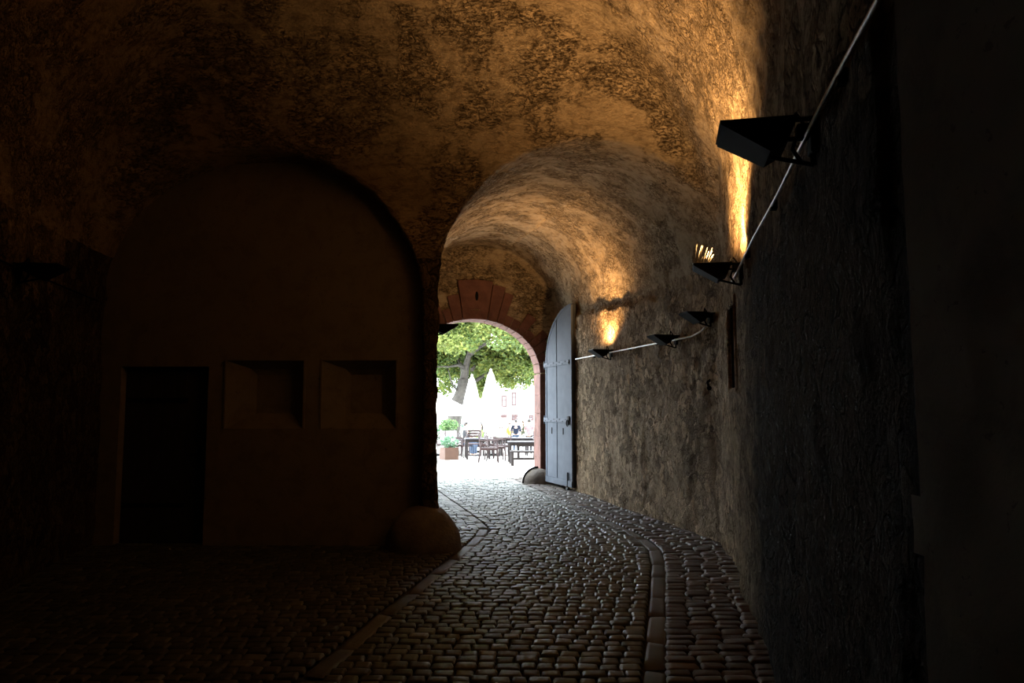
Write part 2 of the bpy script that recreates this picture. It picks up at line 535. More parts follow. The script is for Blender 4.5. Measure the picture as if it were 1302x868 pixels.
su = (C[:, 0] - A0.x) * 0.976 + (C[:, 1] - A0.y) * 0.2177
ss = (C[:, 0] - A0.x) * -0.2177 + (C[:, 1] - A0.y) * 0.976
keep = ~((C[:, 2] < -0.1) & (fn[:, 2] > 0.5))
dl = C[:, 0] - (-4.93 - 0.21 * (C[:, 1] - 8.85))
dr = (2.508 - 0.2077 * (9.012 - C[:, 1])) - C[:, 0]
cls = np.zeros(len(C), int)                                    # 0 right
cls[(C[:, 1] < 8.0) & (dl < 0.6)] = 1                          # left
cls[(C[:, 1] > 8.0) & (su < -1.0) & (ss < 0.9) ] = 2           # pier and lunette wall
cls[(ss > 0.15) & (su < 0) ] = 3                               # left side of the passage
cls[(C[:, 1] < -2.3)] = 5                                      # behind the camera
cls[(ss > S_GATE - 0.12)] = 4                                  # the gate wall
cls[(C[:, 2] > 3.40) & (ss < S_GATE - 0.12) ] = 6              # the vault
NAMES = {0: 'wall_right', 1: 'wall_left', 2: 'wall_back', 3: 'wall_west', 4: 'wall_north', 5: 'wall_front', 6: 'ceiling'}
for k, nm in NAMES.items():
    q = Q[keep & (cls == k)]
    if not len(q): continue
    used, inv = np.unique(q, return_inverse=True)
    me = bpy.data.meshes.new(nm)
    me.from_pydata(V[used].tolist(), [], inv.reshape(-1, 4).tolist())
    me.update()
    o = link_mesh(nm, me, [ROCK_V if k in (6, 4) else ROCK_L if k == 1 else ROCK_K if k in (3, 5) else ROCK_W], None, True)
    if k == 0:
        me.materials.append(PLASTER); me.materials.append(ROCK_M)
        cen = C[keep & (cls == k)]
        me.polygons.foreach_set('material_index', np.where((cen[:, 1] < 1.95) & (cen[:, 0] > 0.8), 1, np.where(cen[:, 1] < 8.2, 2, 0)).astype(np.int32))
    if k == 2:
        me.materials.append(PLASTER)
        cen = C[keep & (cls == k)]
        me.polygons.foreach_set('material_index', (cen[:, 1] > 8.72).astype(np.int32))
    me.normals_split_custom_set_from_vertices(N[used].tolist())
    tag(o, kind='structure')

# roof slab and outer masonry behind the shell would never be seen; the facade above the grid closes the wall outwards
mb = MB()
mb.prism([(-14, 5.9), (14, 5.9), (14, 9.5), (-14, 9.5)], lambda p: P(p[0], S_GATE + 0.1, p[1]), lambda p: P(p[0], S_GATE + 0.5, p[1]))
for a, b in ((-14, -4.0), (2.6, 14)):
    mb.prism([(a, -0.2), (b, -0.2), (b, 5.9), (a, 5.9)], lambda p: P(p[0], S_GATE + 0.1, p[1]), lambda p: P(p[0], S_GATE + 0.5, p[1]))
tag(mb.build('wall_outer', ROCK_W), kind='structure')

# ------------------------------------------------------------------ lunette wall: plaster with two blind windows and a door
WY = 8.87
def back_wall():
    xs = [-5.3, -4.69, -3.64, -3.42, -2.50, -2.27, -1.39, -1.0]
    zs = [-0.15, 0.0, 1.36, 2.10, 2.17, 4.8]
    holes = {'door': (-4.69, -3.64, -0.15, 2.10), 'a': (-3.42, -2.50, 1.36, 2.17), 'b': (-2.27, -1.39, 1.36, 2.17)}
    mb = MB()
    for i in range(len(xs) - 1):
        for j in range(len(zs) - 1):
            cx, cz = (xs[i] + xs[i + 1]) / 2, (zs[j] + zs[j + 1]) / 2
            if any(h[0] < cx < h[1] and h[2] < cz < h[3] for h in holes.values()): continue
            vs = [mb.bm.verts.new((x, WY, z)) for x, z in ((xs[i], zs[j]), (xs[i + 1], zs[j]), (xs[i + 1], zs[j + 1]), (xs[i], zs[j + 1]))]
            mb._f(vs)
    bmesh.ops.remove_doubles(mb.bm, verts=mb.bm.verts[:], dist=1e-4)
    # door reveal
    x0, x1, z0, z1 = holes['door']
    for a, b in (((x0, z0), (x0, z1)), ((x0, z1), (x1, z1)), ((x1, z1), (x1, z0))):
        mb._f([mb.bm.verts.new((a[0], WY, a[1])), mb.bm.verts.new((a[0], WY + 0.19, a[1])), mb.bm.verts.new((b[0], WY + 0.19, b[1])), mb.bm.verts.new((b[0], WY, b[1]))])
    return tag(mb.build('wall_inner', PLASTER, recalc=False), kind='structure')
back_wall()

def blind_window(name, x0, x1, z0, z1):
    """splayed two-step blind window"""
    mb = MB()
    def ring(r0, y0, r1, y1):
        a = [mb.bm.verts.new((x, y0, z)) for x, z in ((r0[0], r0[2]), (r0[1], r0[2]), (r0[1], r0[3]), (r0[0], r0[3]))]
        b = [mb.bm.verts.new((x, y1, z)) for x, z in ((r1[0], r1[2]), (r1[1], r1[2]), (r1[1], r1[3]), (r1[0], r1[3]))]
        for k in range(4):
            mb._f((a[k], b[k], b[(k + 1) % 4], a[(k + 1) % 4]))
    o = (x0, x1, z0, z1)
    m1 = (x0 + 0.24, x1 - 0.13, z0 + 0.14, z1 - 0.09)
    m2 = (x0 + 0.30, x1 - 0.20, z0 + 0.18, z1 - 0.16)
    ring(o, WY, m1, WY + 0.13); ring(m1, WY + 0.13, m1, WY + 0.15); ring(m1, WY + 0.15, m2, WY + 0.19)
    vs = [mb.bm.verts.new((x, WY + 0.19, z)) for x, z in ((m2[0], m2[2]), (m2[1], m2[2]), (m2[1], m2[3]), (m2[0], m2[3]))]
    mb._f(vs)
    w = mb.build(name, PLASTER, recalc=False)
    tag(w, kind='structure')
    fr = MB()
    t, p = 0.028, 0.018
    for c, sz in ((((x0 + x1) / 2, WY - p / 2 + 0.004, z1 + t / 2), (x1 - x0 + 2 * t, p, t)), ((x1 + t / 2, WY - p / 2 + 0.004, (z0 + z1) / 2), (t, p, z1 - z0)), ((x0 - t / 2, WY - p / 2 + 0.004, (z0 + z1) / 2), (t, p, z1 - z0))):
        fr.box(c, sz, 0, 0.004)
    fr.build('surround', PLASTER, w)
blind_window('window_1', -3.42, -2.50, 1.36, 2.17)
blind_window('window_2', -2.27, -1.39, 1.36, 2.17)

d = MB()
n = 7
for k in range(n):
    wv = 1.05 / n
    d.box((-4.69 + wv * (k + 0.5), WY + 0.15, 1.045), (wv - 0.006, 0.05, 2.09), 0, 0.006)
door = tag(d.build('door_1', DOORB), kind='structure')
h = MB(); h.tube([(-3.76, WY + 0.12, 1.05), (-3.76, WY + 0.07, 1.05), (-3.86, WY + 0.07, 1.05)], 0.011); h.box((-3.76, WY + 0.115, 1.04), (0.045, 0.012, 0.2), 0, 0.004)
h.build('door_handle', IRON, door)
h = MB()
for z in (0.45, 1.7): h.box((-4.3, WY + 0.12, z), (0.75, 0.012, 0.05), 0, 0.003)
h.build('hinge_strap', IRON, door)

# window niche frame in the right wall
def wall_frame(y, z, wallx=near_x, side=-1, dirv=None):
    """matrix: local x along the wall (away from the camera), y out of the wall into the room, z up"""
    dv = Vector(dirv).normalized()
    nrm = Vector((-dv.y, dv.x, 0)) if side < 0 else Vector((dv.y, -dv.x, 0))
    M = Matrix((( dv.x, nrm.x, 0, wallx(y)), (dv.y, nrm.y, 0, y), (0, 0, 1, z), (0, 0, 0, 1)))
    return M
DN = (0.2077, 1, 0); DF = (-0.2231, 1, 0); DL = (-0.21, 1, 0)
Mw = wall_frame(6.95, 2.18, near_x, -1, DN)
mb = MB()
for c, sz in (((-0.39, -0.10, 0), (0.06, 0.24, 0.88)), ((0.39, -0.10, 0), (0.06, 0.24, 0.88)), ((0, -0.10, 0.42), (0.84, 0.24, 0.06)), ((0, -0.10, -0.42), (0.84, 0.24, 0.06))):
    mb.box(c, sz, 0, 0.012, Mw)
win = tag(mb.build('window_3', ROCK_W), kind='structure')
mb = MB(); mb.box((0, -0.03, 0), (0.73, 0.02, 0.79), 0, 0, Mw); mb.build('pane', IRON, win)
mb = MB()
for k in range(3): mb.tube([Mw @ Vector((-0.18 + 0.18 * k, -0.015, -0.40)), Mw @ Vector((-0.18 + 0.18 * k, -0.015, 0.40))], 0.012)
mb.build('iron_bar', IRON, win)

# ------------------------------------------------------------------ floor: cobbles in courses between two slab strips
def lerp_tab(tab, y):
    ys = [t[0] for t in tab]; xs = [t[1] for t in tab]
    return float(np.interp(y, ys, xs))
LT = [(-3, -2.15), (3.6, -1.35), (5.74, -1.02), (7.6, -0.70), (9.3, -0.42), (9.95, -0.36), (10.5, -0.44), (12, -0.82), (13.8, -1.29), (18, -2.35)]
RT = [(-3, -0.72), (4.49, 0.835), (7.6, 1.475), (8.2, 1.58), (8.7, 1.635), (9.2, 1.635), (9.8, 1.55), (12, 1.08), (15.8, 0.24), (18, -0.25)]
SW = 0.15
verts, faces, fm = [], [], []
def stone(cx, cy, sx, sy, rot, h, mi, pw=3.0):
    """a worn set: pillow-topped block"""
    g5 = (-1.0, -0.87, -0.55, 0.55, 0.87, 1.0)
    n = 6
    base = len(verts)
    ca, sa = math.cos(rot), math.sin(rot)
    j = [random.uniform(-0.1, 0.1) for _ in range(4)]
    tx, ty = random.uniform(-0.035, 0.035), random.uniform(-0.035, 0.035)
    for b in range(n):
        for a in range(n):
            u, v = g5[a], g5[b]
            x = u * sx / 2 * (1 + j[0] * v); y = v * sy / 2 * (1 + j[1] * u)
            ed = max(abs(u), abs(v))
            rnd = 1 - 0.06 * (abs(u) * abs(v)) ** 2
            x *= rnd; y *= rnd
            z = h - 0.0018 * (u * u + v * v) - (0.018 if ed > 0.99 else 0.002 if ed > 0.8 else 0) + tx * x + ty * y
            verts.append((cx + x * ca - y * sa, cy + x * sa + y * ca, z))
    for b in range(n - 1):
        for a in range(n - 1):
            i = base + b * n + a
            faces.append((i, i + 1, i + n + 1, i + n)); fm.append(mi)
def row(y0, x0, x1, dy, size, mi, tilt=0.0, h=0.0):
    if x1 - x0 < 0.05: return
    n = max(1, round((x1 - x0) / size))
    ws = np.array([random.uniform(0.75, 1.25) for _ in range(n)]); ws *= (x1 - x0) / ws.sum()
    x = x0
    for wv in ws:
        cx = x + wv / 2; x += wv
        cy = y0 + tilt * (cx - x0) + random.uniform(-0.006, 0.006)
        stone(cx, cy, wv - 0.004, dy - 0.006, math.atan(tilt) + random.uniform(-0.03, 0.03), h + random.uniform(-0.006, 0.006), mi)
y = -1.5
while y < 17.4:
    dy = random.uniform(0.105, 0.135)
    bend = np.clip((y - 8.3) / 2.2, 0, 1)
    tilt = -0.03 * (1 - bend) + 0.05 * bend
    L, Rr_ = lerp_tab(LT, y), lerp_tab(RT, y)
    row(y + dy / 2 - tilt * (Rr_ - L) / 2, L + SW / 2, Rr_ - SW / 2, dy, 0.128, 0, tilt)
    lw = left_x(y) - 0.1 if y < 9.0 else pass_left_x(y) - 0.1
    if y < 15.2 or True:
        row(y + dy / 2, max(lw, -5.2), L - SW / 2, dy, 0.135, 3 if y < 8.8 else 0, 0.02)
    rw = (max(near_x(y), 1.05) if y < 9.01 else far_x(y)) + 0.1
    row(y + dy / 2, Rr_ + SW / 2, rw, dy, 0.19, 1, 0.0)
    y += dy
bv = len(verts)
verts += [(-6, -3.3, -0.035), (3.5, -3.3, -0.035), (3.5, 17.6, -0.035), (-6, 17.6, -0.035)]
faces.append((bv, bv + 1, bv + 2, bv + 3)); fm.append(2)
me = bpy.data.meshes.new('floor'); me.from_pydata(verts, [], faces); me.update()
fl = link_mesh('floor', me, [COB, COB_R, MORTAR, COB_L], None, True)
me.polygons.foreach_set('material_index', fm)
tag(fl, kind='structure')
for nm, tab in (('trim_1', LT), ('trim_2', RT)):
    verts, faces, fm = [], [], []
    y = -1.5
    while y < 17.2:
        ln = random.uniform(0.5, 0.8)
        xa, xb = lerp_tab(tab, y), lerp_tab(tab, y + ln)
        stone((xa + xb) / 2, y + ln / 2, SW - 0.012, ln / math.cos(math.atan((xb - xa) / ln)) - 0.015, -math.atan((xb - xa) / ln), -0.006, 0)
        y += ln
    me = bpy.data.meshes.new(nm); me.from_pydata(verts, [], faces); me.update()
    tag(link_mesh(nm, me, [KERB], None, True), kind='structure')

# courtyard ground: level by the gate, then falling away
def court_z(y): return float(np.interp(y, [0, 25, 37, 200], [0, 0, -0.75, -0.85]))
ys = [17.3, 19, 21, 23, 25, 27, 29, 31, 33, 35, 37, 45, 60, 80, 110]
mb = MB()
prev = None
for y in ys:
    cur = [mb.bm.verts.new((x, y + (0.2 * x if y < 18 else 0.0) * 1.1, court_z(y) - (0.004 if y < 18 else 0))) for x in (-45, -6, -3, 0, 3, 8, 45)]
    if prev:
        for k in range(6): mb._f((prev[k], prev[k + 1], cur[k + 1], cur[k]))
    prev = cur
tag(mb.build('outer_pavement', COURT), kind='structure')

# ------------------------------------------------------------------ red sandstone gate arch
UC = -0.06
def inner(t):   # t 0 right springing .. pi left springing
    return (UC + 1.45 * math.cos(t), 2.35 + 1.17 * math.sin(t))
mb = MB()
def vouss(t0, t1, ln, front):
    n = 4
    ins = [inner(t0 + (t1 - t0) * k / n) for k in range(n + 1)]
    def out(t, l):
        a = inner(t); nx, nz = math.cos(t) / 1.45, math.sin(t) / 1.17
        q = math.hypot(nx, nz)
        return (a[0] + nx / q * l, a[1] + nz / q * l)
    outs = [out(t1 - (t1 - t0) * k / n, ln) for k in range(n + 1)]
    mb.prism(ins + outs, lambda p: P(p[0], S_GATE - front, p[1]), lambda p: P(p[0], S_GATE + 0.53, p[1]))
ang = [0.02, 0.19, 0.36, 0.50, 0.62, 0.76, 0.90, 1.02, 1.13, 1.24, 1.385, 1.755]
lens = [0.22, 0.20, 0.34, 0.45, 0.22, 0.50, 0.24, 0.24, 0.70, 0.80, 0.86]
fr = [0.0, 0.0, 0.02, 0.02, -0.0, 0.025, 0.0, 0.0, 0.03, 0.035, 0.05]
for k in range(len(lens)):
    vouss(ang[k] + 0.004, ang[k + 1] - 0.004, lens[k], fr[k] + 0.012)
for k in range(len(lens) - 2, -1, -1):
    vouss(PI - ang[k + 1] + 0.004, PI - ang[k] - 0.004, (0.56, 0.3, 0.5, 0.24, 0.45, 0.22, 0.3, 0.25, 0.4, 0.22)[len(lens) - 2 - k], fr[k] + 0.012)
for sgn in (1, -1):
    z = -0.05
    for k, (hh, ww) in enumerate(((0.62, 0.20), (0.42, 0.30), (0.50, 0.16), (0.40, 0.26), (0.46, 0.18))):
        z1 = min(z + hh, 2.365)
        u0, u1 = UC + sgn * 1.45, UC + sgn * (1.45 + ww)
        mb.prism([(u0, z + 0.0005), (u1, z + 0.0005), (u1, z1 - 0.0005), (u0, z1 - 0.0005)], lambda p: P(p[0], S_GATE - 0.02 - 0.008 * (k % 2), p[1]), lambda p: P(p[0], S_GATE + 0.53, p[1]))
        z = z1
bmesh.ops.bevel(mb.bm, geom=mb.bm.edges[:], offset=0.007, segments=1, affect='EDGES')
arch = tag(mb.build('trim_3', SAND), kind='structure')
# keyhole slot cut mark in the keystone
mb = MB(); mb.sphere((0, 0, 0), 0.05, 2, (0.8, 0.3, 2.2)); k_ = mb.build('keystone_slot', IRON, arch)
k_.location = P(UC + 0.03, S_GATE - 0.058, 4.02); k_.rotation_euler = (0, 0, math.atan2(AP.y, AP.x))
mb = MB(); mb.box((0, 0, 0), (0.2, 0.012, 0.014)); k_ = mb.build('keystone_mark', ROCK_W, arch)
k_.location = P(UC + 0.0, S_GATE - 0.063, 3.72); k_.rotation_euler = (0, 0, math.atan2(AP.y, AP.x))

# ------------------------------------------------------------------ guard stones
def guard(name, label, c, rx, ry, h, band=False):
    mb = MB()
    nr, na = 9, 28
    prev = None
    o = empty(name, c, 0, label, 'guard stone')
    rings = []
    for i in range(nr + 1):
        f = i / nr
        ring = []
        for k in range(na):
            a = 2 * PI * k / na
            r = (1 - f ** 2.3) ** 0.5 if i < nr else 0.02
            q = Vector((rx * r * math.cos(a), ry * r * math.sin(a), -0.04 + (h + 0.04) * f))
            q *= 1 + 0.05 * mnoise.noise(q * 5 + Vector(c))
            ring.append(mb.bm.verts.new(q))
        rings.append(ring)
    for r0, r1 in zip(rings, rings[1:]):
        for k in range(na): mb._f((r0[k], r0[(k + 1) % na], r1[(k + 1) % na], r1[k]), True)
    mb._f(rings[-1])
    mb.build('boulder', GUARD, o)
    if band:
        b = MB()
        pts = []
        for k in range(13):
            t = k / 12 * PI / 2
            a = math.radians(205)
            r = math.cos(t) * 1.01
            pts.append((rx * r * math.cos(a), ry * r * math.sin(a), h * 1.02 * math.sin(t) ** 0.9 + 0.012))
        b.tube(pts, 0.02, 6); b.build('iron_band', IRON, o)
    return o
guard('guard_stone', 'big rounded dark guard stone at the foot of the pier beside the cobbled road', (-1.02, 8.72, 0), 0.44, 0.40, 0.50)
guard('guard_stone', 'small rounded guard stone with an iron band at the foot of the red gate arch', (0.56, 16.13, 0), 0.355, 0.30, 0.32, True)

# ------------------------------------------------------------------ gate leaf
def gate_leaf():
    a, b = Vector((0.745, 15.86, 0.06)), Vector((1.20, 14.58, 0.06))
    L = (b - a).length
    root = empty('gate_leaf', a, math.atan2(b.y - a.y, b.x - a.x), 'tall arched blue-grey wooden gate leaf standing open against the right wall', 'gate')
    # local x along the leaf from the hinges, -y faces the passage
    def top(x): return 2.52 + 1.10 * math.sqrt(max(0, 1 - (1 - x / L) ** 2))
    yf = -1
    def slab(x0, x1, z0, y0, y1, inset=0.0, n=14):
        poly = [(x0, z0), (x1, z0)] + [(x1 - (x1 - x0) * k / n, top(x1 - (x1 - x0) * k / n) - inset) for k in range(n + 1)]
        m = MB(); m.prism(poly, lambda p: Vector((p[0], y0, p[1])), lambda p: Vector((p[0], y1, p[1]))); return m
    slab(0.004, L - 0.004, 0.0, 0.0, 0.075).build('door_core', GATE_D, root)
    xm = L * 0.44
    m = slab(0.07, xm - 0.02, 0.13, -0.022, 0.0, 0.06); m.build('board_panel', GATE, root)
    m = slab(xm + 0.02, L - 0.06, 0.13, -0.022, 0.0, 0.06); m.build('board_panel', GATE, root)
    # border along the hinge side and the curve
    m = MB()
    pts = [(0.0, 0.0)] + [(L * (1 - math.cos(t)), 2.52 + 1.10 * math.sin(t)) for t in np.linspace(0, PI / 2, 22)]
    ins = [(0.055, 0.0)] + [(0.055 + (L - 0.055) * (1 - math.cos(t)), 2.52 + 1.045 * math.sin(t)) for t in np.linspace(0, PI / 2, 22)]
    A = [[m.bm.verts.new((p[0], yy, p[1])) for p in pts] for yy in (-0.03, 0.0)]
    B = [[m.bm.verts.new((p[0], yy, p[1])) for p in ins] for yy in (-0.03, 0.0)]
    for k in range(len(pts) - 1):
        m._f((A[0][k], A[0][k + 1], B[0][k + 1], B[0][k])); m._f((A[0][k], A[0][k + 1], A[1][k + 1], A[1][k])); m._f((B[0][k], B[0][k + 1], B[1][k + 1], B[1][k]))
    m.build('edge_rim', GATE, root)
    m = MB(); m.box((L - 0.025, -0.012, 1.8), (0.05, 0.04, 3.60), 0, 0.004); m.build('closing_stile', GATE, root)
    m = MB(); m.box((L / 2, -0.02, 0.065), (L, 0.05, 0.12), 0, 0.006); m.build('bottom_rail', GATE, root)
    for z in (2.46, 1.30):
        m = MB(); m.box((L * 0.45 - 0.03, -0.036, z), (L * 0.98, 0.016, 0.085), 0, 0.004)
        s = m.build('strap_hinge', GATE_S, root)
        for k in range(9):
            r = MB(); r.sphere((0.02 + k * (L * 0.9) / 8, -0.046, z + (0.018 if k % 2 else -0.018)), 0.014, 1, (1, 0.6, 1)); r.build('rivet', GATE_D, s)
        p = MB(); p.tube([(-0.055, -0.02, z - 0.09), (-0.055, -0.02, z + 0.09)], 0.026, 10); p.build('hinge_pin', GATE_S, s)
    m = MB(); m.box((L - 0.14, -0.045, 1.30), (0.10, 0.02, 0.17), 0, 0.005); lk = m.build('lock_plate', GATE_D, root)
    m = MB(); m.tube([(L - 0.14 + 0.05 * math.cos(t), -0.065, 1.25 + 0.06 * math.sin(t)) for t in np.linspace(0, 2 * PI, 17)], 0.009, 6, False); m.build('ring_handle', IRON, lk)
    for x in (0.33, 0.92):
        m = MB(); m.box((x, -0.026, 1.08), (0.025, 0.012, 0.13), 0, 0.003); m.build('slot', IRON, root)
    m = MB(); m.tube([(L - 0.20, -0.04, 0.28), (L - 0.20, -0.04, -0.05)], 0.016, 8); m.box((L - 0.20, -0.04, -0.035), (0.09, 0.05, 0.045), 0, 0.008); m.build('drop_bolt', GATE_D, root)
    return root
gate_leaf()

# ------------------------------------------------------------------ floodlights on the walls
def make_lamp():
    """local: x along the wall, y out of the wall, z up; origin on the wall at cable height"""
    root = empty('wall_floodlight', (0, 0, 0))
    # profile in (out, z): a wedge with a sharp outer edge and its belly near the wall
    prof = [(0.388, 0.040), (0.386, 0.028), (0.20, -0.085), (0.13, -0.045), (0.10, 0.040)]
    hw = [0.128, 0.128, 0.105, 0.10, 0.12]
    m = MB()
    A = [m.bm.verts.new((-h_, p[0], p[1])) for p, h_ in zip(prof, hw)]
    B = [m.bm.verts.new((h_, p[0], p[1])) for p, h_ in zip(prof, hw)]
    n = len(prof)
    for k in range(n - 1): m._f((A[k], A[k + 1], B[k + 1], B[k]))
    m._f(A); m._f(B)
    m.box((0, 0.243, 0.042), (0.262, 0.298, 0.008), 0, 0.002)
    m.build('housing', IRON, root)
    m = MB(); m.box((0, 0.25, 0.048), (0.22, 0.25, 0.006)); m.build('lamp_glass', GLASS, root)
    m = MB(); m.box((0, 0.018, -0.01), (0.08, 0.036, 0.13), 0, 0.006); m.box((0, 0.055, 0.02), (0.06, 0.06, 0.06), 0, 0.01); m.build('wall_plate', IRON, root)
    m = MB()
    m.tube([(-0.11, 0.02, 0.035), (-0.11, 0.16, 0.03)], 0.010, 6); m.tube([(0.11, 0.02, 0.035), (0.11, 0.16, 0.03)], 0.010, 6)
    m.tube([(-0.12, 0.025, 0.035), (0.12, 0.025, 0.035)], 0.012, 6)
    m.tube([(0.0, 0.02, -0.12), (0.0, 0.19, -0.075)], 0.009, 6); m.tube([(0, 0.025, 0.035), (0, 0.02, -0.12)], 0.012, 6)
    m.tube([(0.0, 0.025, 0.02), (0.0, 0.085, -0.005), (0.0, 0.10, -0.05), (0.0, 0.07, -0.10)], 0.009, 6)
    m.build('yoke', IRON, root)
    m = MB(); m.tube([(0.05, 0.025, 0.04), (0.06, 0.05, 0.09), (0.04, 0.075, 0.115), (0.02, 0.09, 0.09), (0.01, 0.10, 0.045)], 0.008, 6); m.build('lead', IRON, root)
    return root
LAMP = make_lamp()
lamps = [
    ('near', 2.91, 2.70, 'largest black wedge-shaped floodlight on the right wall, closest to the viewer'),
    ('near', 5.83, 2.70, 'black floodlight with cobwebs below the bright orange streak on the right wall'),
    ('far', 9.12, 2.73, 'black floodlight in the corner above the pale cable bend, beside the narrow wall niche'),
    ('far', 10.10, 2.545, 'middle black floodlight on the pale cable of the passage wall, giving no light'),
    ('far', 12.60, 2.545, 'small lit black floodlight nearest the blue-grey gate leaf, glowing patch above it'),
    ('pl', 9.96, 2.685, 'black floodlight tip poking past the dark pier edge at the top of the gateway'),
    ('left', 6.55, 2.84, 'dark floodlight on the shadowed left wall, at the end of the thin cable'),
]
SPOTS = []
for i, (kind, y, z, lab) in enumerate(lamps):
    o = LAMP if i == 0 else copy_tree(LAMP)
    if kind == 'near': M = wall_frame(y, z, near_x, -1, DN)
    elif kind == 'far': M = wall_frame(y, z, far_x, -1, DF)
    elif kind == 'pl': M = wall_frame(y, z, pass_left_x, 1, DF)
    else: M = wall_frame(y, z, left_x, 1, DL)
    o.matrix_world = M
    tag(o, lab, 'floodlight', 'floodlights along the walls')
    SPOTS.append(M)

def lamp_light(M, power, tilt, ang=150, off=(0, 0.20, 0.12), blend=0.5, col=(1.0, 0.555, 0.215)):
    l = bpy.data.lights.new('floodlight_bulb', 'SPOT')
    l.energy = power; l.color = col; l.spot_size = R(ang); l.spot_blend = blend; l.shadow_soft_size = 0.05
    o = bpy.data.objects.new('floodlight_bulb', l)
    COL.objects.link(o)
    p = M @ Vector(off)
    d = (M.to_3x3() @ Vector(tilt)).normalized()
    o.location = p
    o.rotation_euler = d.to_track_quat('-Z', 'Y').to_euler()
    return o
lamp_light(SPOTS[1], 680, (0.10, -0.13, 1.0), 152, (-0.06, 0.21, 0.075), 1.0)
lamp_light(SPOTS[4], 420, (0.22, 0.24, 1.0), 160, (0, 0.16, 0.075), 1.0)

# cables
def cable(name, label, pts, rad=0.012, clips=(), mat=None):
    root = empty(name, (0, 0, 0), 0, label, 'cable')
    root.location = pts[0]
    rel = [Vector(p) - Vector(pts[0]) for p in pts]
    m = MB(); m.tube(rel, rad, 8); m.build('sheath', mat or CABLE, root)
    for c, dirv in clips:
        m = MB(); cc = Vector(c) - Vector(pts[0]); m.box(cc, (0.05, 0.035, 0.05), math.atan2(dirv[1], dirv[0]), 0.005); m.build('clip', IRON, root)
    return root
def on_wall(fx, dv, side, y, z, out=0.05):
    M = wall_frame(y, z, fx, side, dv); q = M @ Vector((0, out, 0)); return (q.x, q.y, q.z)
ys = np.linspace(1.2, 6.3, 22)
cable('wall_cable', 'straight pale cable running up the near right wall past the two nearest floodlights', [on_wall(near_x, DN, -1, y, 2.69 + 0.008 * math.sin(y * 3), 0.05) for y in ys], 0.0085,
      [(on_wall(near_x, DN, -1, y, 2.69, 0.035), DN) for y in (2.35, 3.9, 5.2)])
pts = [on_wall(far_x, DF, -1, 9.12, 2.76), on_wall(far_x, DF, -1, 9.12, 2.68), on_wall(far_x, DF, -1, 9.15, 2.62, 0.06), on_wall(far_x, DF, -1, 9.30, 2.565, 0.06)] + [on_wall(far_x, DF, -1, y, 2.53 + 0.03 * (y - 9.5) / 5, 0.05) for y in np.linspace(9.6, 14.45, 16)]
cable('wall_cable', 'pale cable along the passage wall from the corner to the gate leaf', pts, 0.013,
      [(on_wall(far_x, DF, -1, y, 2.54, 0.035), DF) for y in (10.7, 11.7, 13.4)])
cable('wall_cable', 'thin cable running from the shadowed floodlight along the left wall towards the black door', [on_wall(left_x, DL, 1, y, 2.84, 0.05) for y in np.linspace(4.5, 8.5, 12)], 0.010, (), IRON)

# cobweb strands on the second lamp
M = SPOTS[1]
m = MB()
for k in range(15):
    a = Vector((random.uniform(-0.12, 0.12), random.uniform(0.27, 0.385), 0.05))
    b = a + Vector((random.uniform(-0.05, 0.05), -random.uniform(0.0, 0.06), random.uniform(0.06, 0.17)))
    c = (a + b) / 2 + Vector((0, 0, random.uniform(-0.005, 0.025)))
    m.tube([M @ a, M @ c, M @ b], 0.0017, 3, False)
tag(m.build('cobweb', WEB), 'wispy cobweb strands on top of the black floodlight below the orange streak', 'cobweb', kind='stuff')
# iron hook on the passage wall
m = MB(); q = on_wall(far_x, DF, -1, 9.24, 1.97, -0.04); q2 = on_wall(far_x, DF, -1, 9.10, 1.85, 0.07)
q1 = on_wall(far_x, DF, -1, 9.18, 1.92, 0.05)
m.tube([q, q1, q2], 0.017, 8); m.sphere(q2, 0.032, 2)
tag(m.build('iron_hook', IRON), 'short black iron hook sticking out of the passage wall below the corner floodlight', 'hook')

# ================================================================== courtyard
def at(px, y_img, Y):
    """a point of the courtyard at distance Y seen in that direction"""
    th = math.atan(85 / 940); c, s = math.cos(th), math.sin(th)
    u, v = (px - 651) / 940, (434 - y_img) / 940
    t = Y / (c - v * s)
    return Vector((u * t, Y, 1.6 + (s + v * c) * t))

# -------- plants
def leaves(mb, c, r, n, size, seed, flat=1.0):
    rr = random.Random(seed)
    for _ in range(n):
        while True:
            p = Vector((rr.uniform(-1, 1), rr.uniform(-1, 1), rr.uniform(-1, 1)))
            if p.length < 1: break
        p = p * (0.55 + 0.45 * p.length) if p.length > 0 else p
        p = Vector((p.x * r[0], p.y * r[1], p.z * r[2])) + Vector(c)
        s = size * rr.uniform(0.6, 1.3)
        a = Vector((rr.gauss(0, 1), rr.gauss(0, 1), rr.gauss(0, 0.6))).normalized()
        b = a.cross(Vector((rr.gauss(0, 1), rr.gauss(0, 1), rr.gauss(0, 1)))).normalized()
        t = a.cross(b) * (s * 0.12)
        v = [mb.bm.verts.new(q) for q in (p - a * s * 0.5, p + b * s * 0.3 + t, p + a * s * 0.55, p - b * s * 0.3 + t)]
        mb._f(v)

